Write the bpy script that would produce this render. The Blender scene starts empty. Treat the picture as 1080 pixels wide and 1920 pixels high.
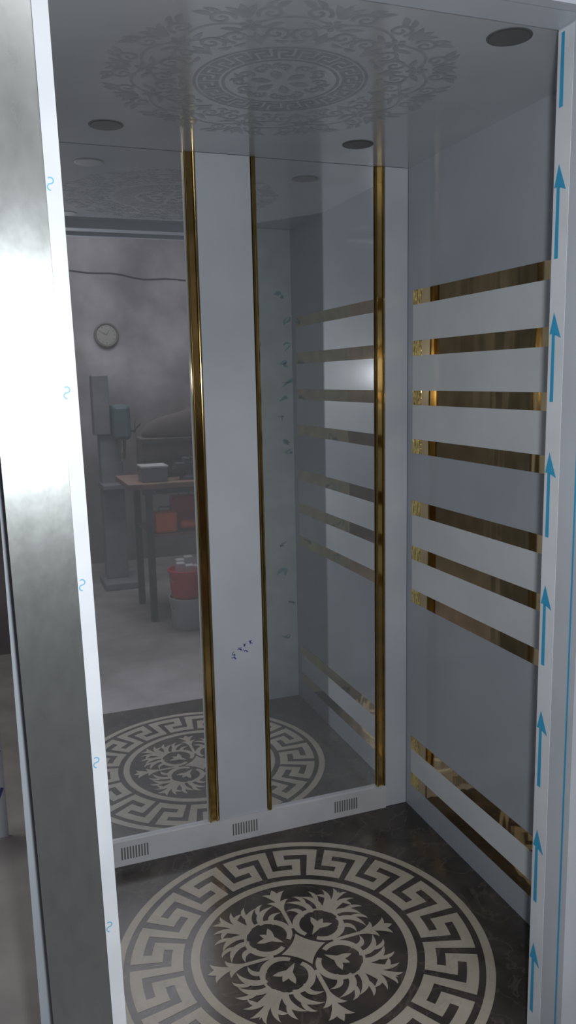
import bpy, math, random
from mathutils import Matrix, Vector
random.seed(7)
scene = bpy.context.scene
scene.view_settings.view_transform = 'Standard'
scene.view_settings.look = 'None'
COL = scene.collection

# ------------------------------------------------------------------ materials
def new_mat(name):
    m = bpy.data.materials.new(name); m.use_nodes = True
    nt = m.node_tree
    return m, nt, nt.nodes['Principled BSDF']

def mat(name, col, rough=0.5, metal=0.0, var=0.08, scale=6.0, bump=0.0, bscale=40.0,
        coat=0.0, coat_rough=0.1, stretch=(1,1,1), col2=None, rvar=0.0, spec=0.5, detail=4.0, bdist=.01, low_dark=0.0, bstretch=None):
    m, nt, b = new_mat(name)
    N, L = nt.nodes, nt.links
    mp = N.new('ShaderNodeMapping')
    mp.inputs['Scale'].default_value = stretch
    geo = N.new('ShaderNodeNewGeometry')
    L.new(geo.outputs['Position'], mp.inputs['Vector'])
    nz = N.new('ShaderNodeTexNoise'); nz.inputs['Scale'].default_value = scale
    nz.inputs['Detail'].default_value = detail
    L.new(mp.outputs[0], nz.inputs['Vector'])
    cr = N.new('ShaderNodeValToRGB')
    c2 = col2 if col2 else tuple(max(0, c*(1-var*2)) for c in col)
    cr.color_ramp.elements[0].position = 0.3; cr.color_ramp.elements[1].position = 0.7
    cr.color_ramp.elements[0].color = (*c2, 1)
    cr.color_ramp.elements[1].color = (*[min(1, c*(1+(0 if col2 else var))) for c in col], 1)
    L.new(nz.outputs['Fac'], cr.inputs['Fac'])
    out = cr.outputs['Color']
    if low_dark > 0:   # darker towards the floor, broken up by the noise
        sx = N.new('ShaderNodeSeparateXYZ'); L.new(geo.outputs['Position'], sx.inputs[0])
        ad = N.new('ShaderNodeMath'); ad.operation='MULTIPLY_ADD'; ad.inputs[1].default_value=.9
        L.new(nz.outputs['Fac'], ad.inputs[0]); L.new(sx.outputs['Z'], ad.inputs[2])
        mr = N.new('ShaderNodeMapRange'); mr.inputs['From Min'].default_value=1.3; mr.inputs['From Max'].default_value=2.3
        mr.inputs['To Min'].default_value=low_dark; mr.inputs['To Max'].default_value=0
        L.new(ad.outputs[0], mr.inputs['Value'])
        mx = N.new('ShaderNodeMix'); mx.data_type='RGBA'; mx.inputs[7].default_value=(.07,.062,.065,1)
        L.new(mr.outputs[0], mx.inputs[0]); L.new(out, mx.inputs[6]); out = mx.outputs[2]
    L.new(out, b.inputs['Base Color'])
    b.inputs['Roughness'].default_value = rough
    b.inputs['Metallic'].default_value = metal
    b.inputs['Specular IOR Level'].default_value = spec
    if rvar > 0:
        mr = N.new('ShaderNodeMapRange')
        mr.inputs['To Min'].default_value = max(0.0, rough-rvar); mr.inputs['To Max'].default_value = rough+rvar
        L.new(nz.outputs['Fac'], mr.inputs['Value']); L.new(mr.outputs[0], b.inputs['Roughness'])
    if coat > 0:
        b.inputs['Coat Weight'].default_value = coat; b.inputs['Coat Roughness'].default_value = coat_rough
    if bump > 0:
        n2 = N.new('ShaderNodeTexNoise'); n2.inputs['Scale'].default_value = bscale
        n2.inputs['Detail'].default_value = 1.0
        mp2 = N.new('ShaderNodeMapping'); mp2.inputs['Scale'].default_value = bstretch or stretch
        L.new(geo.outputs['Position'], mp2.inputs['Vector'])
        L.new(mp2.outputs[0], n2.inputs['Vector'])
        bp = N.new('ShaderNodeBump'); bp.inputs['Strength'].default_value = bump
        bp.inputs['Distance'].default_value = bdist
        L.new(n2.outputs['Fac'], bp.inputs['Height']); L.new(bp.outputs['Normal'], b.inputs['Normal'])
    return m

M = {}
M['panel_dark']  = mat('steel_panel_grey', (0.36,0.395,0.44), 0.55, 0.0, 0.04, 3, coat=0.6, coat_rough=0.09, spec=.2)
M['panel_light'] = mat('steel_panel_etched', (0.60,0.635,0.66), 0.6, 0.0, 0.05, 4, coat=0.22, coat_rough=0.2, spec=.15)
M['white_panel'] = mat('white_laminate_panel', (0.45,0.48,0.53), 0.45, 0.0, 0.06, 3, coat=0.3, coat_rough=0.2)
M['base_white']  = mat('white_skirting', (0.50,0.51,0.53), 0.4, 0.0, 0.05, 8, coat=0.3, coat_rough=0.2)
M['gold']        = mat('polished_gold', (0.50,0.35,0.13), 0.13, 1.0, 0.1, 12, bump=0.05, bscale=12)
M['gold_stripe'] = mat('mirror_gold_stripe', (0.60,0.46,0.26), 0.05, 1.0, 0.1, 12, bump=0.14, bscale=14, bstretch=(1,1,0.12))
M['gold_crinkle_glint']= mat('crinkled_gold_painted_glint', (1.0,0.72,0.26), 0.20, 1.0, 0.1, 12, bump=1.0, bscale=75, bstretch=(1,1,0.5))  # flash glints put into a brighter gold, on top of the crinkle bump
M['mirror']      = mat('mirror_glass', (0.72,0.74,0.77), 0.012, 0.86, 0.03, 2)
M['ceil']        = mat('ceiling_steel', (0.55,0.57,0.60), 0.15, 0.30, 0.05, 3)
M['ceil_orn']    = mat('ceiling_etched_ornament', (0.42,0.435,0.46), 0.28, 0.25, 0.06, 20)
M['ceil_key']    = mat('ceiling_etched_key', (0.37,0.385,0.41), 0.28, 0.25, 0.06, 20)
M['galv']        = mat('galvanised_steel', (0.34,0.36,0.355), 0.28, 0.88, 0.03, 40, bump=0.012, bscale=90, rvar=0.02, stretch=(1,1,.5))
M['film']        = mat('white_protective_film', (0.60,0.63,0.67), 0.45, 0.0, 0.04, 10)
M['film_bounce']   = mat('green_protective_film_painted_bounce', (0.76,0.88,0.86), 0.45, 0.0, 0.06, 10)  # green film lightened in colour to carry flash light bounced off the mirrors
M['blue']        = mat('cyan_print', (0.03,0.30,0.52), 0.5, 0.0, 0.05)
M['blue_soft']   = mat('faded_cyan_print', (0.14,0.40,0.58), 0.5, 0.0, 0.05)
M['blue_pale']   = mat('pale_cyan_print', (0.20,0.52,0.58), 0.5, 0.0, 0.05)
M['ink']         = mat('blue_ink', (0.07,0.10,0.30), 0.6, 0.0, 0.05)
M['dark']        = mat('dark_recess', (0.11,0.11,0.113), 0.6, 0.0, 0.1)
M['slot']        = mat('vent_slot_dark', (0.13,0.13,0.13), 0.6, 0.0, 0.1)
M['concrete']    = mat('concrete_floor', (0.31,0.295,0.295), 0.7, 0.0, 0.15, 3, bump=0.2, bscale=20, col2=(0.18,0.168,0.17), detail=8)
M['plaster']     = mat('stained_plaster', (0.58,0.55,0.57), 0.85, 0.0, 0.2, 1.9, bump=0.3, bscale=8, col2=(0.24,0.225,0.235), detail=10, low_dark=.75)
M['wood']        = mat('worn_wood', (0.24,0.15,0.12), 0.6, 0.0, 0.2, 8, stretch=(1,6,1))
M['iron']        = mat('dark_iron', (0.075,0.075,0.085), 0.5, 0.3, 0.2, 10)
M['teal']        = mat('teal_machine_paint', (0.08,0.13,0.145), 0.4, 0.0, 0.1)
M['greybox']     = mat('grey_machine_paint', (0.19,0.19,0.205), 0.5, 0.0, 0.1)
M['red']         = mat('red_plastic', (0.60,0.03,0.06), 0.4, 0.0, 0.1)
M['orange']      = mat('orange_plastic', (0.75,0.15,0.04), 0.4, 0.0, 0.1)
M['white']       = mat('white_plastic', (0.5,0.5,0.5), 0.4, 0.0, 0.05)
M['sack']        = mat('brown_sacking', (0.10,0.083,0.08), 0.9, 0.0, 0.1, 10)
M['clockface']   = mat('clock_face', (0.40,0.39,0.36), 0.5, 0.0, 0.05)
M['clockrim']    = mat('clock_rim', (0.20,0.19,0.16), 0.4, 0.0, 0.05)
M['chrome']      = mat('chrome', (0.6,0.6,0.6), 0.15, 1.0, 0.05)

def marble(name, c1, c2, vein, rough):
    m, nt, b = new_mat(name); N, L = nt.nodes, nt.links
    geo = N.new('ShaderNodeNewGeometry')
    n1 = N.new('ShaderNodeTexNoise'); n1.inputs['Scale'].default_value = 9; n1.inputs['Detail'].default_value = 8
    L.new(geo.outputs['Position'], n1.inputs['Vector'])
    r1 = N.new('ShaderNodeValToRGB'); r1.color_ramp.elements[0].position=.35; r1.color_ramp.elements[1].position=.7
    r1.color_ramp.elements[0].color=(*c1,1); r1.color_ramp.elements[1].color=(*c2,1)
    L.new(n1.outputs['Fac'], r1.inputs['Fac'])
    n2 = N.new('ShaderNodeTexNoise'); n2.inputs['Scale'].default_value = 5; n2.inputs['Detail'].default_value = 6
    n2.inputs['Distortion'].default_value = 1.5
    L.new(geo.outputs['Position'], n2.inputs['Vector'])
    r2 = N.new('ShaderNodeValToRGB')
    e = r2.color_ramp.elements
    e[0].position=.485; e[0].color=(0,0,0,1); e[1].position=.515; e[1].color=(0,0,0,1)
    x = e.new(.5); x.color=(1,1,1,1)
    L.new(n2.outputs['Fac'], r2.inputs['Fac'])
    mx = N.new('ShaderNodeMix'); mx.data_type='RGBA'
    mult = N.new('ShaderNodeMath'); mult.operation='MULTIPLY'; mult.inputs[1].default_value=.35
    L.new(r2.outputs['Color'], mult.inputs[0]); L.new(mult.outputs[0], mx.inputs[0])
    L.new(r1.outputs['Color'], mx.inputs[6]); mx.inputs[7].default_value=(*vein,1)
    L.new(mx.outputs[2], b.inputs['Base Color'])
    b.inputs['Roughness'].default_value=rough
    return m
M['marble'] = marble('dark_brown_marble', (0.024,0.020,0.018), (0.060,0.050,0.043), (0.14,0.12,0.10), 0.25)
M['inlay']  = marble('cream_marble_inlay', (0.33,0.30,0.245), (0.41,0.37,0.31), (0.27,0.235,0.19), 0.32)

# ------------------------------------------------------------------ mesh builder
class MB:
    def __init__(s): s.v=[]; s.f=[]; s.m=[]; s.mats=[]
    def mi(s, k):
        if k not in s.mats: s.mats.append(k)
        return s.mats.index(k)
    def face(s, pts, k):
        n=len(s.v); s.v += [tuple(p) for p in pts]; s.f.append(tuple(range(n,n+len(pts)))); s.m.append(s.mi(k))
    def box(s, x0,x1,y0,y1,z0,z1,k):
        n=len(s.v)
        s.v += [(x0,y0,z0),(x1,y0,z0),(x1,y1,z0),(x0,y1,z0),(x0,y0,z1),(x1,y0,z1),(x1,y1,z1),(x0,y1,z1)]
        for q in [(0,3,2,1),(4,5,6,7),(0,1,5,4),(1,2,6,5),(2,3,7,6),(3,0,4,7)]:
            s.f.append(tuple(n+i for i in q)); s.m.append(s.mi(k))
    def prism(s, prof, z0, z1, k, fn=None):
        fn = fn or (lambda p:p); c=len(prof); n=len(s.v)
        s.v += [fn((x,y,z0)) for x,y in prof]+[fn((x,y,z1)) for x,y in prof]
        for i in range(c):
            j=(i+1)%c; s.f.append((n+i,n+j,n+c+j,n+c+i)); s.m.append(s.mi(k))
        s.f.append(tuple(n+i for i in reversed(range(c)))); s.m.append(s.mi(k))
        s.f.append(tuple(n+c+i for i in range(c))); s.m.append(s.mi(k))
    def lathe(s, prof, c, k, seg=32, axis='z', a0=0):
        n=len(s.v)
        for r,h in prof:
            for i in range(seg):
                a=a0+2*math.pi*i/seg; p=(r*math.cos(a), r*math.sin(a), h)
                if axis=='y': p=(p[0],p[2],p[1])
                if axis=='x': p=(p[2],p[0],p[1])
                s.v.append((c[0]+p[0],c[1]+p[1],c[2]+p[2]))
        for j in range(len(prof)-1):
            for i in range(seg):
                i2=(i+1)%seg
                s.f.append((n+j*seg+i,n+j*seg+i2,n+(j+1)*seg+i2,n+(j+1)*seg+i)); s.m.append(s.mi(k))
        s.f.append(tuple(n+i for i in reversed(range(seg)))); s.m.append(s.mi(k))
        l=len(prof)-1
        s.f.append(tuple(n+l*seg+i for i in range(seg))); s.m.append(s.mi(k))
    dz=0.0; lift=0.0
    def stroke(s, pts, w, fn, k):
        P=[Vector(p) for p in pts]; c=len(P); Lp=[]; Rp=[]
        s.lift += s.dz
        for i in range(c):
            d=(P[min(i+1,c-1)]-P[max(i-1,0)])
            if d.length<1e-9: d=Vector((1,0))
            d.normalize(); nrm=Vector((-d.y,d.x)); h=w(i/(c-1))/2
            a=fn(P[i]+nrm*h); b=fn(P[i]-nrm*h)
            Lp.append((a[0],a[1],a[2]+s.lift)); Rp.append((b[0],b[1],b[2]+s.lift))
        n=len(s.v); s.v += Lp+Rp
        for i in range(c-1):
            s.f.append((n+i,n+c+i,n+c+i+1,n+i+1)); s.m.append(s.mi(k))
    def tube(s, pts, r, k, seg=8):
        P=[Vector(p) for p in pts]; n=len(s.v); c=len(P)
        for i in range(c):
            d=(P[min(i+1,c-1)]-P[max(i-1,0)]).normalized()
            up=Vector((0,0,1)) if abs(d.z)<.9 else Vector((1,0,0))
            a=d.cross(up).normalized(); b=d.cross(a)
            for j in range(seg):
                t=2*math.pi*j/seg; s.v.append(tuple(P[i]+a*math.cos(t)*r+b*math.sin(t)*r))
        for i in range(c-1):
            for j in range(seg):
                j2=(j+1)%seg; s.f.append((n+i*seg+j,n+i*seg+j2,n+(i+1)*seg+j2,n+(i+1)*seg+j)); s.m.append(s.mi(k))
        s.f.append(tuple(n+j for j in range(seg))); s.m.append(s.mi(k))
        s.f.append(tuple(n+(c-1)*seg+j for j in range(seg))); s.m.append(s.mi(k))
    def make(s, name, parent=None, bevel=0, smooth=False, **props):
        xs=[v[0] for v in s.v]; ys=[v[1] for v in s.v]; zs=[v[2] for v in s.v]
        o=Vector(((min(xs)+max(xs))/2,(min(ys)+max(ys))/2,min(zs)))
        me=bpy.data.meshes.new(name)
        me.from_pydata([tuple(Vector(v)-o) for v in s.v],[],s.f)
        for k in s.mats: me.materials.append(M[k])
        for p,i in zip(me.polygons,s.m): p.material_index=i; p.use_smooth=smooth
        me.update()
        ob=bpy.data.objects.new(name,me); COL.objects.link(ob)
        if parent:
            ob.parent=parent; ob.location=o-parent.location
        else: ob.location=o
        if bevel>0:
            md=ob.modifiers.new('bevel','BEVEL'); md.width=bevel; md.segments=2; md.limit_method='ANGLE'
        for a,b in props.items(): ob[a]=b
        return ob

def empty(name, loc, **props):
    e=bpy.data.objects.new(name,None); COL.objects.link(e); e.location=loc; e.empty_display_size=.1
    for a,b in props.items(): e[a]=b
    return e

def bez(p0,p1,p2,n=12):
    return [((1-t)**2*p0[0]+2*t*(1-t)*p1[0]+t*t*p2[0],(1-t)**2*p0[1]+2*t*(1-t)*p1[1]+t*t*p2[1]) for t in [i/n for i in range(n+1)]]
def bez3(p0,p1,p2,p3,n=16):
    r=[]
    for i in range(n+1):
        t=i/n; u=1-t
        r.append(tuple(u**3*p0[k]+3*u*u*t*p1[k]+3*u*t*t*p2[k]+t**3*p3[k] for k in (0,1)))
    return r
def leafw(w, peak=.4):
    def f(t):
        x = t/peak*.5 if t<peak else .5+(t-peak)/(1-peak)*.5
        return max(w*math.sin(math.pi*x), 0.0004)
    return f
def hornw(w0, w, peak=.35):
    def f(t):
        if t<peak: return w0+(w-w0)*math.sin(math.pi/2*t/peak)
        return max(w*math.cos(math.pi/2*(t-peak)/(1-peak)),.0004)
    return f
def taper(w0,w1): return lambda t: w0+(w1-w0)*t

XR=1.318; XL=0.03; YB=2.43; YF=1.335; ZC=2.20; ZG=-0.15
CX,CY=0.690,1.840

# camera ------------------------------------------------------------
Yc=Vector((-.346,.147,-.927)).normalized()
Zc=Vector((-.0216,.9865,.1622)); Zc=(Zc-Yc*Zc.dot(Yc)).normalized()
Xc=Yc.cross(Zc)
R=Matrix((Xc,Yc,Zc))
cam=bpy.data.cameras.new('camera'); cam.sensor_fit='AUTO'; cam.sensor_width=36; cam.lens=28.125
cam.clip_start=.02
co=bpy.data.objects.new('camera',cam); COL.objects.link(co)
co.matrix_world=Matrix.Translation((0,0,1.54))@R.to_4x4()
scene.camera=co

def key_ring(mb, fn, r0, r1, units, k, fat=0.0):
    rows=5; cell=(r1-r0)/rows; per=6
    da=2*math.pi/(units*per)
    def cellq(c0,c1,w0,w1):
        c0-=fat; c1+=fat; w0-=fat; w1+=fat
        n=max(1,int(math.ceil((c1-c0)*2)))
        for i in range(n):
            a=(c0+(c1-c0)*i/n)*da; b=(c0+(c1-c0)*(i+1)/n)*da
            ra=r0+w0*cell; rb=r0+w1*cell
            mb.face([fn((ra*math.cos(a),ra*math.sin(a))),fn((rb*math.cos(a),rb*math.sin(a))),
                     fn((rb*math.cos(b),rb*math.sin(b))),fn((ra*math.cos(b),ra*math.sin(b)))],k)
    for u in range(units):
        o=u*per
        cellq(o+0,o+5,4,5); cellq(o+2,o+5,2,3); cellq(o+2,o+7,0,1)
        f_=fat
        def vq(c,w0,w1):
            a0_,b0_=(o+c-f_)*da,(o+c+1+f_)*da
            ra=r0+(w0+f_)*cell; rb=r0+(w1-f_)*cell
            mb.face([fn((ra*math.cos(a0_),ra*math.sin(a0_))),fn((rb*math.cos(a0_),rb*math.sin(a0_))),
                     fn((rb*math.cos(b0_),rb*math.sin(b0_))),fn((ra*math.cos(b0_),ra*math.sin(b0_)))],k)
        vq(0,1,4); vq(4,3,4); vq(2,1,2)
def annulus(mb, fn, r0, r1, k, n=96, cx=0, cy=0, a0=0, a1=2*math.pi):
    for i in range(n):
        a=a0+(a1-a0)*i/n; b=a0+(a1-a0)*(i+1)/n
        mb.face([fn((cx+r0*math.cos(a),cy+r0*math.sin(a))),fn((cx+r1*math.cos(a),cy+r1*math.sin(a))),
                 fn((cx+r1*math.cos(b),cy+r1*math.sin(b))),fn((cx+r0*math.cos(b),cy+r0*math.sin(b)))],k)

# ------------------------------------------------------------------ cabin floor
fl=MB(); fl.dz=4e-6
fl.box(0.0,XR+.04,1.19,YB+.04,-.15,0,'marble')
RS=1.04
def ffn_base(p, rot=0, s=1.0):
    c,s_=math.cos(rot)*s,math.sin(rot)*s
    return (CX+p[0]*c-p[1]*s_, CY+p[0]*s_+p[1]*c, 0.0005)
f0=lambda p: ffn_base(p)
annulus(fl,f0,.486,.510,'inlay',128)
annulus(fl,f0,.283,.307,'inlay',96)
key_ring(fl,f0,.330,.466,17,'inlay',.07)
st=[]
for i in range(4):
    for j in range(6):
        t=j/6; a=i*math.pi/2; p0=Vector((.064*math.cos(a),.064*math.sin(a))); p2=Vector((.064*math.cos(a+math.pi/2),.064*math.sin(a+math.pi/2)))
        pc=Vector((.030*math.cos(a+math.pi/4),.030*math.sin(a+math.pi/4)))
        st.append(tuple(p0*(1-t)**2+pc*2*t*(1-t)+p2*t*t))
for i in range(len(st)):
    fl.face([f0((0,0)),f0(st[i]),f0(st[(i+1)%len(st)])],'inlay')
def mir(pts): return [(x,-y) for x,y in pts]
W=1.42
def fs(pts,w0,w1,pk,g): fl.stroke(pts,hornw(w0*W,w1*W,pk),g,'inlay')
for q in range(4):
    g=lambda p,rot=math.pi/4+q*math.pi/2: ffn_base(p,rot,RS)
    for mm in (lambda p:p, mir):
        fl.stroke(mm(bez3((.052,.016),(.056,.074),(.140,.086),(.168,.010),24)),hornw(.013,.019,.5),g,'inlay')
        fs(mm(bez3((.080,0),(.100,.002),(.108,.018),(.122,.032))),.004,.012,.6,g)
        fs(mm(bez3((.160,.012),(.186,.008),(.232,.014),(.246,.050))),.012,.014,.45,g)
        fs(mm(bez3((.198,.004),(.224,-.002),(.254,.004),(.264,.022))),.008,.010,.5,g)
        fs(mm(bez3((.218,.018),(.222,.030),(.222,.044),(.214,.056))),.006,.009,.4,g)
        fs(mm(bez3((.158,.020),(.190,.032),(.200,.062),(.190,.094))),.012,.013,.45,g)
        fs(mm(bez3((.190,.044),(.208,.050),(.220,.066),(.222,.084))),.007,.009,.4,g)
        fs(mm(bez3((.140,.040),(.166,.052),(.174,.086),(.148,.122))),.011,.013,.45,g)
        fs(mm(bez3((.166,.070),(.182,.080),(.190,.100),(.180,.116))),.006,.009,.4,g)
        fs(mm(bez3((.112,.056),(.134,.062),(.142,.086),(.116,.106))),.009,.011,.45,g)
    fl.stroke([(.058+.072*t/8,0) for t in range(9)],leafw(.020,.65),g,'inlay')
    fs([(.160+.100*t/8,0) for t in range(9)],.007,.008,.6,g)
    g=lambda p,rot=q*math.pi/2: ffn_base(p,rot,RS)
    fs([(.084+.150*t/8,0) for t in range(9)],.007,.008,.5,g)
    fl.stroke([(.210+.050*t/8,0) for t in range(9)],leafw(.022,.5),g,'inlay')
    for mm in (lambda p:p, mir):
        fs(mm(bez3((.156,.0),(.182,.000),(.204,.008),(.206,.032))),.006,.011,.55,g)
        fs(mm(bez3((.190,.0),(.216,.000),(.238,.008),(.246,.034))),.006,.012,.55,g)
fl.make('floor',kind='structure',label='dark brown marble floor with cream greek key medallion inlay')

# ------------------------------------------------------------------ cabin ceiling
ce=MB(); ce.dz=-2e-6
ce.box(0.0,XR+.04,1.24,YB+.04,ZC,ZC+.05,'ceil')
CCX,CCY=.668,1.822
def cfn(p,rot=0,s=1.0):
    c,s_=math.cos(rot)*s,math.sin(rot)*s
    return (CCX+p[0]*c-p[1]*s_, CCY+p[0]*s_+p[1]*c, ZC-0.0003)
c0=lambda p:cfn(p)
annulus(ce,c0,.190,.197,'ceil_key',80)
annulus(ce,c0,.126,.133,'ceil_key',64)
key_ring(ce,c0,.140,.185,22,'ceil_key',.1)
def spiral(cx,cy,r0,r1,a0,turns,n=28,sg=1):
    return [(cx+(r0+(r1-r0)*t)*math.cos(a0+sg*turns*2*math.pi*t), cy+(r0+(r1-r0)*t)*math.sin(a0+sg*turns*2*math.pi*t)) for t in [i/n for i in range(n+1)]]
NM=12; OS=.955
for ph in (0,1):
    ce.stroke([((.318+.030*math.sin(NM/2*a+ph*math.pi))*math.cos(a),(.318+.030*math.sin(NM/2*a+ph*math.pi))*math.sin(a)) for a in [2*math.pi*i/240 for i in range(241)]],taper(.007,.007),lambda p:cfn(p,0,OS),'ceil_orn')
for q in range(NM):
    g=lambda p,rot=q*2*math.pi/NM: cfn(p,rot,OS)
    for j in range(6):
        a=j*2*math.pi/6
        ce.stroke([(.318+(.006+.020*t/6)*math.cos(a),(.006+.020*t/6)*math.sin(a)) for t in range(7)],leafw(.014,.6),g,'ceil_orn')
    ce.stroke([(.350+.062*t/6,0) for t in range(7)],leafw(.022,.5),g,'ceil_orn')
    ce.stroke([(.225+.062*t/6,0) for t in range(7)],leafw(.020,.4),g,'ceil_orn')
    for mm in (lambda p:p, mir):
        ce.stroke(mm(spiral(.270,.040,.030,.004,math.pi*.9,1.4,sg=-1)),taper(.009,.006),g,'ceil_orn')
        ce.stroke(mm(spiral(.362,.050,.028,.004,-math.pi*.6,1.4)),taper(.009,.006),g,'ceil_orn')
        ce.stroke(mm(bez((.352,.006),(.385,.010),(.406,.032))),leafw(.017,.5),g,'ceil_orn')
        ce.stroke(mm(bez((.235,.004),(.262,.010),(.270,.030))),leafw(.014,.5),g,'ceil_orn')
        ce.stroke(mm(bez((.300,.020),(.312,.040),(.318,.066))),leafw(.014,.5),g,'ceil_orn')
        ce.stroke(mm(bez((.378,.066),(.396,.072),(.404,.098))),leafw(.017,.5),g,'ceil_orn')
        ce.stroke(mm(bez((.385,.045),(.402,.052),(.412,.074))),leafw(.014,.5),g,'ceil_orn')
        ce.stroke(mm(bez((.240,.030),(.224,.040),(.228,.060))),leafw(.013,.5),g,'ceil_orn')
for q in range(6):
    g=lambda p,rot=q*math.pi/3: cfn(p,rot)
    ce.stroke([(.02+.05*t/6,0) for t in range(7)],leafw(.026,.6),g,'ceil_orn')
    for mm in (lambda p:p, mir):
        ce.stroke(mm(spiral(.088,.022,.018,.004,math.pi,1.2,sg=-1)),taper(.008,.004),g,'ceil_orn')
        ce.stroke(mm(bez((.085,.002),(.105,.006),(.114,.022))),leafw(.012,.5),g,'ceil_orn')
ce.make('ceiling',kind='structure',label='grey polished steel ceiling with etched floral medallion')

for i,(x,y) in enumerate([(.33,1.457),(1.02,1.457),(.335,2.235),(1.045,2.215)]):
    e=empty('downlight',(x,y,ZC-.004),label='unlit round recessed ceiling downlight',category='ceiling light',group='ceiling downlights')
    b=MB()
    b.lathe([(.045,ZC-.0005),(.045,ZC-.0012),(.040,ZC-.0016),(.039,ZC-.0008)],(x,y,0),'dark',40)
    b.make('rim',parent=e)
    b=MB(); b.lathe([(.0395,ZC-.0022),(.030,ZC-.0018),(.012,ZC-.0016)],(x,y,0),'slot',40); b.make('lamp',parent=e)

# ------------------------------------------------------------------ walls
w=MB(); w.box(XR,XR+.04,YF,YB,0,ZC,'panel_dark')
stripes=[(1.815,1.769),(1.654,1.606),(1.493,1.446),(1.333,1.286),(1.125,1.076),(.968,.921),(.815,.769),(.275,.228),(.137,.090)]
ya,yb=YF+.05,2.378
light_rows={0,1,2,4,5,7}
for i,(t,b_) in enumerate(stripes):
    w.box(XR-.0015,XR,ya,2.320,b_,t,'gold_stripe')
    w.box(XR-.0020,XR,2.320,yb,b_,t,'gold_crinkle_glint')
    if i in light_rows:
        w.box(XR-.0010,XR,ya,yb,stripes[i+1][0],b_,'panel_light')
w.make('wall_right',kind='structure',label='grey steel cabin wall with horizontal mirror gold stripes')
w=MB(); w.box(0.0,XL,YF,YB,0,ZC,'panel_dark')
for t,b_ in stripes: w.box(XL,XL+.0015,ya,yb,b_,t,'gold_stripe')
w.make('wall_left',kind='structure',label='grey steel cabin wall with horizontal gold stripes')
w=MB(); w.box(0,XR+.04,YB,YB+.04,0,ZC,'panel_dark'); w.make('wall_back',kind='structure',label='cabin rear wall behind the mirrors')

b=MB(); b.box(XL,1.232,YB-.022,YB,0,.0845,'base_white')
for x in (.327,.700,1.074):
    for j in range(10):
        xx=x-.044+j*.0092
        b.box(xx,xx+.0048,YB-.0226,YB-.022,.022,.064,'slot')
b.make('baseboard_back',kind='structure',label='white metal skirting with slotted vents')

zb=.085
for i,(a,c) in enumerate([(XL+.002,.574),(.802,1.196)]):
    b=MB(); b.box(a,c,YB-.008,YB-.001,zb,ZC-.001,'mirror')
    b.make('mirror',label='tall polished mirror panel reflecting the cabin and workshop',category='mirror',group='rear wall mirrors')
b=MB(); b.box(.614,.782,YB-.016,YB-.001,zb,ZC-.001,'white_panel')
def sfn(cx,cz,y): return lambda p:(cx+p[0],y,cz+p[1])
g=sfn(.712,.672,YB-.0165)
for cx,cz in [(-.028,-.012),(-.010,.002),(.008,.012),(.026,.020),(-.030,-.030),(.012,-.006)]:
    for _ in range(3):
        p0=(cx+random.uniform(-.009,.009),cz+random.uniform(-.009,.009)); p2=(cx+random.uniform(-.009,.009),cz+random.uniform(-.009,.009))
        b.stroke(bez(p0,(cx+random.uniform(-.01,.01),cz),p2,5),taper(.003,.002),g,'ink')
b.make('trim_1',kind='structure',label='white laminate panel strip between the mirrors')
b=MB(); b.box(1.234,XR-.002,YB-.016,YB-.001,0.001,ZC-.001,'white_panel'); b.make('trim_2',kind='structure',label='white corner panel strip')
def goldprof(x0,x1,two=True):
    y=YB-.001; d=.018; pr=[(x0,y)]
    w_=x1-x0
    def ridge(a,c):
        return [((a+c)/2-math.cos(t)*(c-a)/2, y-d+.004-math.sin(t)*.006) for t in [math.pi*i/10 for i in range(11)]]
    if two:
        pr+=ridge(x0,x0+w_*.20)+ridge(x0+w_*.72,x1)
    else: pr+=ridge(x0,x1)
    pr+=[(x1,y)]
    return pr
n=3
for x0,x1,tw in [(.580,.612,True),(.786,.799,False),(1.200,1.232,True)]:
    b=MB(); b.prism(goldprof(x0,x1,tw),zb,ZC-.001,'gold'); b.make(f'trim_{n}',kind='structure',label='polished gold vertical trim strip'); n+=1

# ------------------------------------------------------------------ door frame
XI=.132; XO=1.043
def lean(b): b.v=[(v[0]-.0135*(v[2]-.70),v[1],v[2]) for v in b.v]; return b
df=empty('door_frame',(.6,1.25,ZG),label='steel lift doorway frame with peeling protective film',category='door frame')
b=MB(); b.box(.017,.111,1.222,YF-.001,ZG,2.34,'galv')
b.box(.105,.131,1.24,YF-.001,ZG,2.34,'galv')
lean(b).make('jamb',parent=df,label='galvanised steel post')
b=MB(); b.box(.110,XI,1.218,1.24,ZG,2.34,'film')
for z in (1.816,1.527,1.238,.949,.66,.37):
    g=sfn(.1125,z,1.2174)
    b.stroke(spiral(.004,.004,.0042,.0042,math.radians(-90),.62,10),taper(.0018,.0018),g,'blue_soft')
    b.stroke(spiral(.004,-.0046,.0044,.0044,math.radians(90),.5,10),taper(.0018,.0018),g,'blue_soft')
lean(b).make('protective_film',parent=df,label='white plastic film with blue print')
b=MB(); b.box(XO,XR+.10,1.222,YF-.001,ZG,2.34,'white_panel'); b.make('jamb',parent=df,label='grey steel post')
b=MB(); b.box(XO-.0015,XO,1.290,YF-.001,0.0,2.165,'film'); b.box(XO-.001,XO,1.222,1.290,0.0,2.165,'white_panel')
ax=XO-.0019
def rfn(p): return (ax,p[0],p[1])
tips=[1.93+.273-.273*i for i in range(9)]
for zt in tips:
    if zt<.1: continue
    y0=1.320; L_=.173
    b.stroke([(y0,zt-L_),(y0,min(zt-.042,2.16))],taper(.011,.009),rfn,'blue')
    if zt<2.16: b.face([rfn((y0-.022,zt-.050)),rfn((y0,zt)),rfn((y0+.012,zt-.0419)),rfn((y0,zt-.0418))],'blue')
b.stroke([(1.240,0.001),(1.240,2.16)],taper(.005,.005),rfn,'blue')
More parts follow.
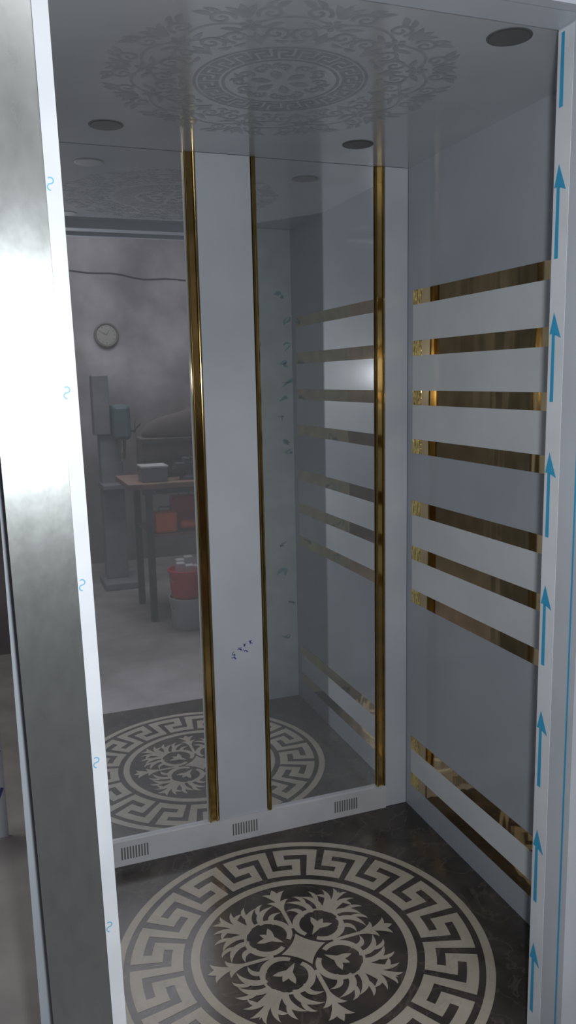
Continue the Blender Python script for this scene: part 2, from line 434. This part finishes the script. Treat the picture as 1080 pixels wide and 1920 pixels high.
b.make('protective_film',parent=df,label='white plastic film printed with blue arrows')
b=MB(); b.box(XO,XR-.001,YF-.001,YF,0.001,ZC-.001,'film_bounce')
def gfn(p): return (p[0],YF+.0006,p[1])
rr=random.Random(4)
z=.30
while z<1.95:
    cx=1.12+rr.uniform(-.03,.03)
    for c in (cx, cx+.15):
        if rr.random()<.8:
            w0=rr.uniform(.008,.02)
            p0=(c+rr.uniform(-.03,.01),z+rr.uniform(-.02,.02)); p2=(c+rr.uniform(-.01,.03),z+rr.uniform(-.02,.03))
            b.stroke(bez(p0,(c+rr.uniform(-.04,.04),z+rr.uniform(-.03,.03)),p2,8),leafw(w0,.5),gfn,'blue_pale')
            b.stroke(bez(p2,(c+rr.uniform(-.04,.04),z),(c+rr.uniform(-.03,.03),z+rr.uniform(-.03,.03)),8),leafw(w0*.8,.5),gfn,'blue_pale')
    z+=rr.uniform(.05,.11)
b.make('return_panel',parent=df,label='greenish film covered inner return with blue print')
b=MB(); b.box(.0,XR+.10,1.212,1.236,2.155,2.34,'white_panel'); b.box(.0,XR+.10,1.236,YF-.001,2.168,2.34,'white_panel')
b.make('header',parent=df,label='white steel header above the doorway')

# ------------------------------------------------------------------ workshop shell
b=MB(); b.box(-2.2,4.2,-2.75,5.2,ZG-.1,ZG,'concrete'); b.make('floor.001',kind='structure',label='stained concrete workshop floor')
b=MB(); b.box(-2.2,4.2,-2.85,-2.75,ZG,3.4,'plaster'); b.make('wall_rear',kind='structure',label='stained plaster workshop wall')
b=MB(); b.box(-2.3,-2.2,-2.85,5.3,ZG,3.4,'plaster'); b.make('wall_outer_left',kind='structure',label='stained plaster workshop wall')
b=MB(); b.box(4.2,4.3,-2.85,5.3,ZG,3.4,'plaster'); b.make('wall_outer_right',kind='structure',label='stained plaster workshop wall')
b=MB(); b.box(-2.2,4.2,5.2,5.3,ZG,3.4,'plaster'); b.make('wall_far',kind='structure',label='stained plaster workshop wall')
b=MB(); b.box(-2.2,4.2,-2.75,5.2,3.4,3.5,'plaster'); b.make('ceiling.001',kind='structure',label='workshop ceiling')

e=MB(); pts=[(.3+i*.1, -2.742, 2.50+.03*math.sin(i*.35)-.01*math.sin(i*1.3)) for i in range(22)]
e.tube(pts,.005,'iron'); e.make('wall_cable',label='thin dark cable sagging along the plaster wall',category='cable')

cx,cz=1.036,1.97
c=empty('wall_clock',(cx,-2.75,cz-.11),label='round wall clock with grey rim on plaster wall',category='clock')
b=MB(); b.lathe([(.108,0),(.112,.015),(.108,.035),(.098,.038),(.092,.026),(.09,.02)],(cx,-2.75,cz),'clockrim',40,axis='y'); b.make('case',parent=c,smooth=True)
b=MB(); b.lathe([(.09,.0205),(.089,.024)],(cx,-2.75,cz),'clockface',40,axis='y')
for i in range(12):
    a=i*math.pi/6
    b.stroke([(.068*math.cos(a),.068*math.sin(a)),(.082*math.cos(a),.082*math.sin(a))],taper(.006,.006),lambda p:(cx+p[0],-2.7255,cz+p[1]),'clockrim')
b.make('dial',parent=c)
for a,l in [(math.radians(60),.05),(math.radians(150),.07)]:
    b=MB(); b.stroke([(0,0),(l*math.cos(a),l*math.sin(a))],taper(.007,.003),lambda p:(cx+p[0],-2.7235,cz+p[1]),'clockrim'); b.make('hand',parent=c)

bx0,bx1,by0,by1=.84,1.80,-1.25,-.63
wb=empty('workbench',((bx0+bx1)/2,(by0+by1)/2,ZG),label='worn wooden workbench on steel legs with a lower shelf',category='workbench')
b=MB(); b.box(bx0,bx1,by0,by1,.805,.845,'wood'); b.make('tabletop',parent=wb,bevel=.004)
b=MB(); b.box(bx0+.14,bx1-.05,by0+.05,by1-.03,.46,.48,'wood'); b.make('shelf',parent=wb,bevel=.003)
for x in (bx0+.12,bx1-.06):
    for y in (by0+.05,by1-.07):
        b=MB(); b.box(x,x+.045,y,y+.045,ZG,.805,'iron'); b.make('leg',parent=wb)
b=MB(); b.box(bx0+.1,bx1-.03,by1-.05,by1-.03,.765,.805,'iron'); b.make('apron',parent=wb)

ZT=.845
v=empty('bench_vise',(1.30,-.78,ZT),label='dark iron bench vise on the workbench',category='vise')
b=MB(); b.lathe([(.07,ZT),(.07,ZT+.02),(.04,ZT+.035),(.035,ZT+.065)],(1.30,-.78,0),'iron'); b.make('swivel_base',parent=v)
b=MB(); b.box(1.20,1.37,-.82,-.74,ZT+.065,ZT+.12,'iron'); b.box(1.26,1.30,-.84,-.72,ZT+.12,ZT+.155,'iron'); b.box(1.32,1.35,-.84,-.72,ZT+.12,ZT+.155,'iron'); b.make('jaw',parent=v,bevel=.004)
b=MB(); b.tube([(1.18,-.78,ZT+.09),(1.22,-.78,ZT+.09)],.012,'chrome'); b.tube([(1.185,-.86,ZT+.09),(1.185,-.70,ZT+.09)],.006,'chrome'); b.make('handle',parent=v)
s=empty('storage_box',(1.04,-.80,ZT),label='grey storage box with pale lid on the workbench',category='box')
b=MB(); b.box(.95,1.13,-.88,-.70,ZT+.001,ZT+.10,'greybox'); b.make('body',parent=s,bevel=.004)
b=MB(); b.box(.945,1.135,-.885,-.695,ZT+.10,ZT+.115,'white'); b.make('lid',parent=s,bevel=.003)

cr=empty('crate',(1.36,-1.07,ZT),label='dark metal crate standing at the back of the workbench',category='crate')
b=MB(); b.box(1.00,1.72,-1.20,-.94,ZT+.001,ZT+.29,'sack'); b.make('body',parent=cr,bevel=.006)
b=MB()
for zz in (ZT+.03,ZT+.14,ZT+.25): b.box(1.00,1.72,-.94,-.932,zz,zz+.02,'iron')
b.make('rail',parent=cr)
def sack(c,rx,ry,rz,lab):
    b=MB(); seg=40; rings=16
    for j in range(rings+1):
        th=-math.pi/2+math.pi*j/rings
        for i in range(seg):
            a=2*math.pi*i/seg
            cc=abs(math.cos(th))**.8; ss=math.sin(th)
            if ss<0: ss*=.04; cc=max(cc,.0)**.3
            k2=1+.04*math.sin(3*a)
            b.v.append((c[0]+rx*cc*math.cos(a)*k2,c[1]+ry*cc*math.sin(a)*k2,rz*ss*(1+.16*math.cos(a-.5))))
    for j in range(rings):
        for i in range(seg):
            i2=(i+1)%seg; b.f.append((j*seg+i,j*seg+i2,(j+1)*seg+i2,(j+1)*seg+i)); b.m.append(b.mi('sack'))
    zmin=min(v[2] for v in b.v)
    b.v=[(x,y,z-zmin+c[2]+.001) for x,y,z in b.v]
    return b.make('filled_sack',smooth=True,label=lab,category='sack')
sack((1.36,-1.07,ZT+.29),.34,.12,.18,'dark brown filled sack lying on a crate')

ZS=.481
def grinder(x,y,z,ang,k,lab):
    e=empty('angle_grinder',(x,y,z),label=lab,category='power tool',group='power tools on the bench shelf')
    ca,sa=math.cos(ang),math.sin(ang)
    def T(p): return (x+p[0]*ca-p[1]*sa, y+p[0]*sa+p[1]*ca, z+p[2])
    b=MB(); b.lathe([(.028,-.13),(.033,-.11),(.030,-.02),(.036,0),(.040,.07),(.036,.10)],(0,0,.045),k,20,axis='x'); b.v=[T(p) for p in b.v]; b.make('body',parent=e,smooth=True)
    b=MB(); b.lathe([(.03,.02),(.034,.03),(.034,.06),(.02,.075)],(.125,0,0),'chrome',20); b.v=[T(p) for p in b.v]; b.make('gear_head',parent=e,smooth=True)
    b=MB(); b.lathe([(.06,.006),(.06,.012),(.02,.018)],(.125,0,0),'iron',28); b.v=[T(p) for p in b.v]; b.make('disc',parent=e)
grinder(1.34,-.72,ZS,.1,'orange','orange angle grinder lying on the shelf')
grinder(1.60,-1.05,ZS,2.9,'red','red angle grinder lying on the shelf')
def toolcase(x,y,z,k,lab,w_=.17,d=.12,h=.10):
    e=empty('tool_case',(x,y,z),label=lab,category='tool case')
    b=MB(); b.box(x-w_/2,x+w_/2,y-d/2,y+d/2,z,z+h,k); b.make('body',parent=e,bevel=.02)
    b=MB(); b.tube([(x-.04,y,z+h),(x-.04,y,z+h+.03),(x+.04,y,z+h+.03),(x+.04,y,z+h)],.006,'iron'); b.make('handle',parent=e)
toolcase(1.10,-.74,ZS,'orange','small orange plastic tool case on the shelf',.16,.14,.15)
toolcase(1.30,-1.0,ZS,'red','red tool case on the shelf',.20,.12,.22)

def bucket(x,y,z,k,lab,h=.22,r=.125,contents=False):
    e=empty('paint_bucket',(x,y,z),label=lab,category='bucket',group='stacked buckets under the bench')
    b=MB(); b.lathe([(r*.86,z),(r*.98,z+h*.9),(r*1.04,z+h*.91),(r*1.04,z+h),(r*.97,z+h),(r*.95,z+h*.9),(r*.93,z+h*.85)],(x,y,0),k,36); b.make('body',parent=e,smooth=False)
    b=MB(); b.tube([(x+r*1.04*math.cos(t),y+.02+.06*math.sin(t),z+h*.9-.09*math.sin(t)) for t in [math.pi*i/14 for i in range(15)]],.003,'chrome'); b.make('handle',parent=e)
    if contents:
        for i in range(5):
            a=i*1.3; b=MB(); b.box(x+.05*math.cos(a)-.03,x+.05*math.cos(a)+.03,y+.04*math.sin(a)-.03,y+.04*math.sin(a)+.03,z+h*.85,z+h+.02+.015*i,'white'); b.make('scrap',parent=e,bevel=.008)
    return e
bucket(1.18,-.47,ZG,'white','white plastic paint bucket standing on concrete')
bucket(1.18,-.47,ZG+.2225,'red','red plastic bucket filled with white scraps',h=.19,contents=True)

dx,dy=.93,-1.85
e=empty('drill_press',(dx,dy,ZG),label='teal and grey pillar drill press by the wall',category='drill press')
b=MB(); b.box(dx-.16,dx+.16,dy-.2,dy+.2,ZG,ZG+.06,'greybox'); b.make('base',parent=e,bevel=.01)
b=MB(); b.box(dx-.12,dx+.06,dy-.14,dy+.02,ZG+.06,1.12,'greybox'); b.make('column',parent=e,bevel=.01)
b=MB(); b.box(dx-.13,dx+.13,dy-.16,dy+.16,.68,.72,'greybox'); b.make('table',parent=e,bevel=.006)
b=MB(); b.box(dx-.02,dx+.12,dy-.22,dy+.16,1.08,1.36,'teal'); b.make('head',parent=e,bevel=.03)
b=MB(); b.lathe([(.012,.9),(.022,.92),(.03,1.0),(.035,1.08)],(dx+.05,dy+.09,0),'chrome',20); b.make('chuck',parent=e)
b=MB(); b.box(dx-.16,dx-.03,dy-.10,dy+.05,1.12,1.60,'greybox'); b.make('control_box',parent=e,bevel=.006)
b=MB(); b.tube([(dx+.12,dy+.05,1.15),(dx+.17,dy+.05,1.15)],.014,'iron')
for t in range(3):
    a=t*2.09+.4; b.tube([(dx+.165,dy+.05,1.15),(dx+.19,dy+.05+.14*math.cos(a),1.15+.14*math.sin(a))],.006,'chrome')
b.make('feed_handle',parent=e)

b=MB()
b.box(-.50,-.06,3.0,3.008,ZG,.62,'film'); b.box(-.50,-.06,2.985,3.0,.60,.62,'film')
for i in range(4): b.stroke([(-.09,ZG+.15+i*.15),(-.07,ZG+.20+i*.15)],taper(.012,.012),lambda p:(p[0],2.9995,p[1]),'ink')
b.make('sheet_panel',label='film covered sheet metal panel standing beside the cabin',category='metal sheet')

# ------------------------------------------------------------------ lights
def area(name,loc,rot,size,power,col=(1,1,1),size_y=None):
    l=bpy.data.lights.new(name,'AREA'); l.energy=power; l.color=col; l.size=size
    if size_y: l.shape='RECTANGLE'; l.size_y=size_y
    o=bpy.data.objects.new(name,l); COL.objects.link(o); o.location=loc; o.rotation_euler=rot
    return o
sp=bpy.data.lights.new('phone_flash','SPOT'); sp.energy=74; sp.spot_size=math.radians(155); sp.spot_blend=.6; sp.shadow_soft_size=.025
sp.color=(.95,.98,1)
so=bpy.data.objects.new('phone_flash',sp); COL.objects.link(so); so.matrix_world=Matrix.Translation((.065,.0,1.56))@R.to_4x4()
area('workshop_lamp',(.8,-.9,3.3),(0,0,0),1.6,44,(.98,.97,1.0))
area('workshop_lamp_far',(-.8,3.2,3.3),(0,0,0),1.0,36,(1,.98,.96))
wd=bpy.data.worlds.new('world'); scene.world=wd; wd.use_nodes=True
wd.node_tree.nodes['Background'].inputs[0].default_value=(.5,.55,.6,1); wd.node_tree.nodes['Background'].inputs[1].default_value=.3
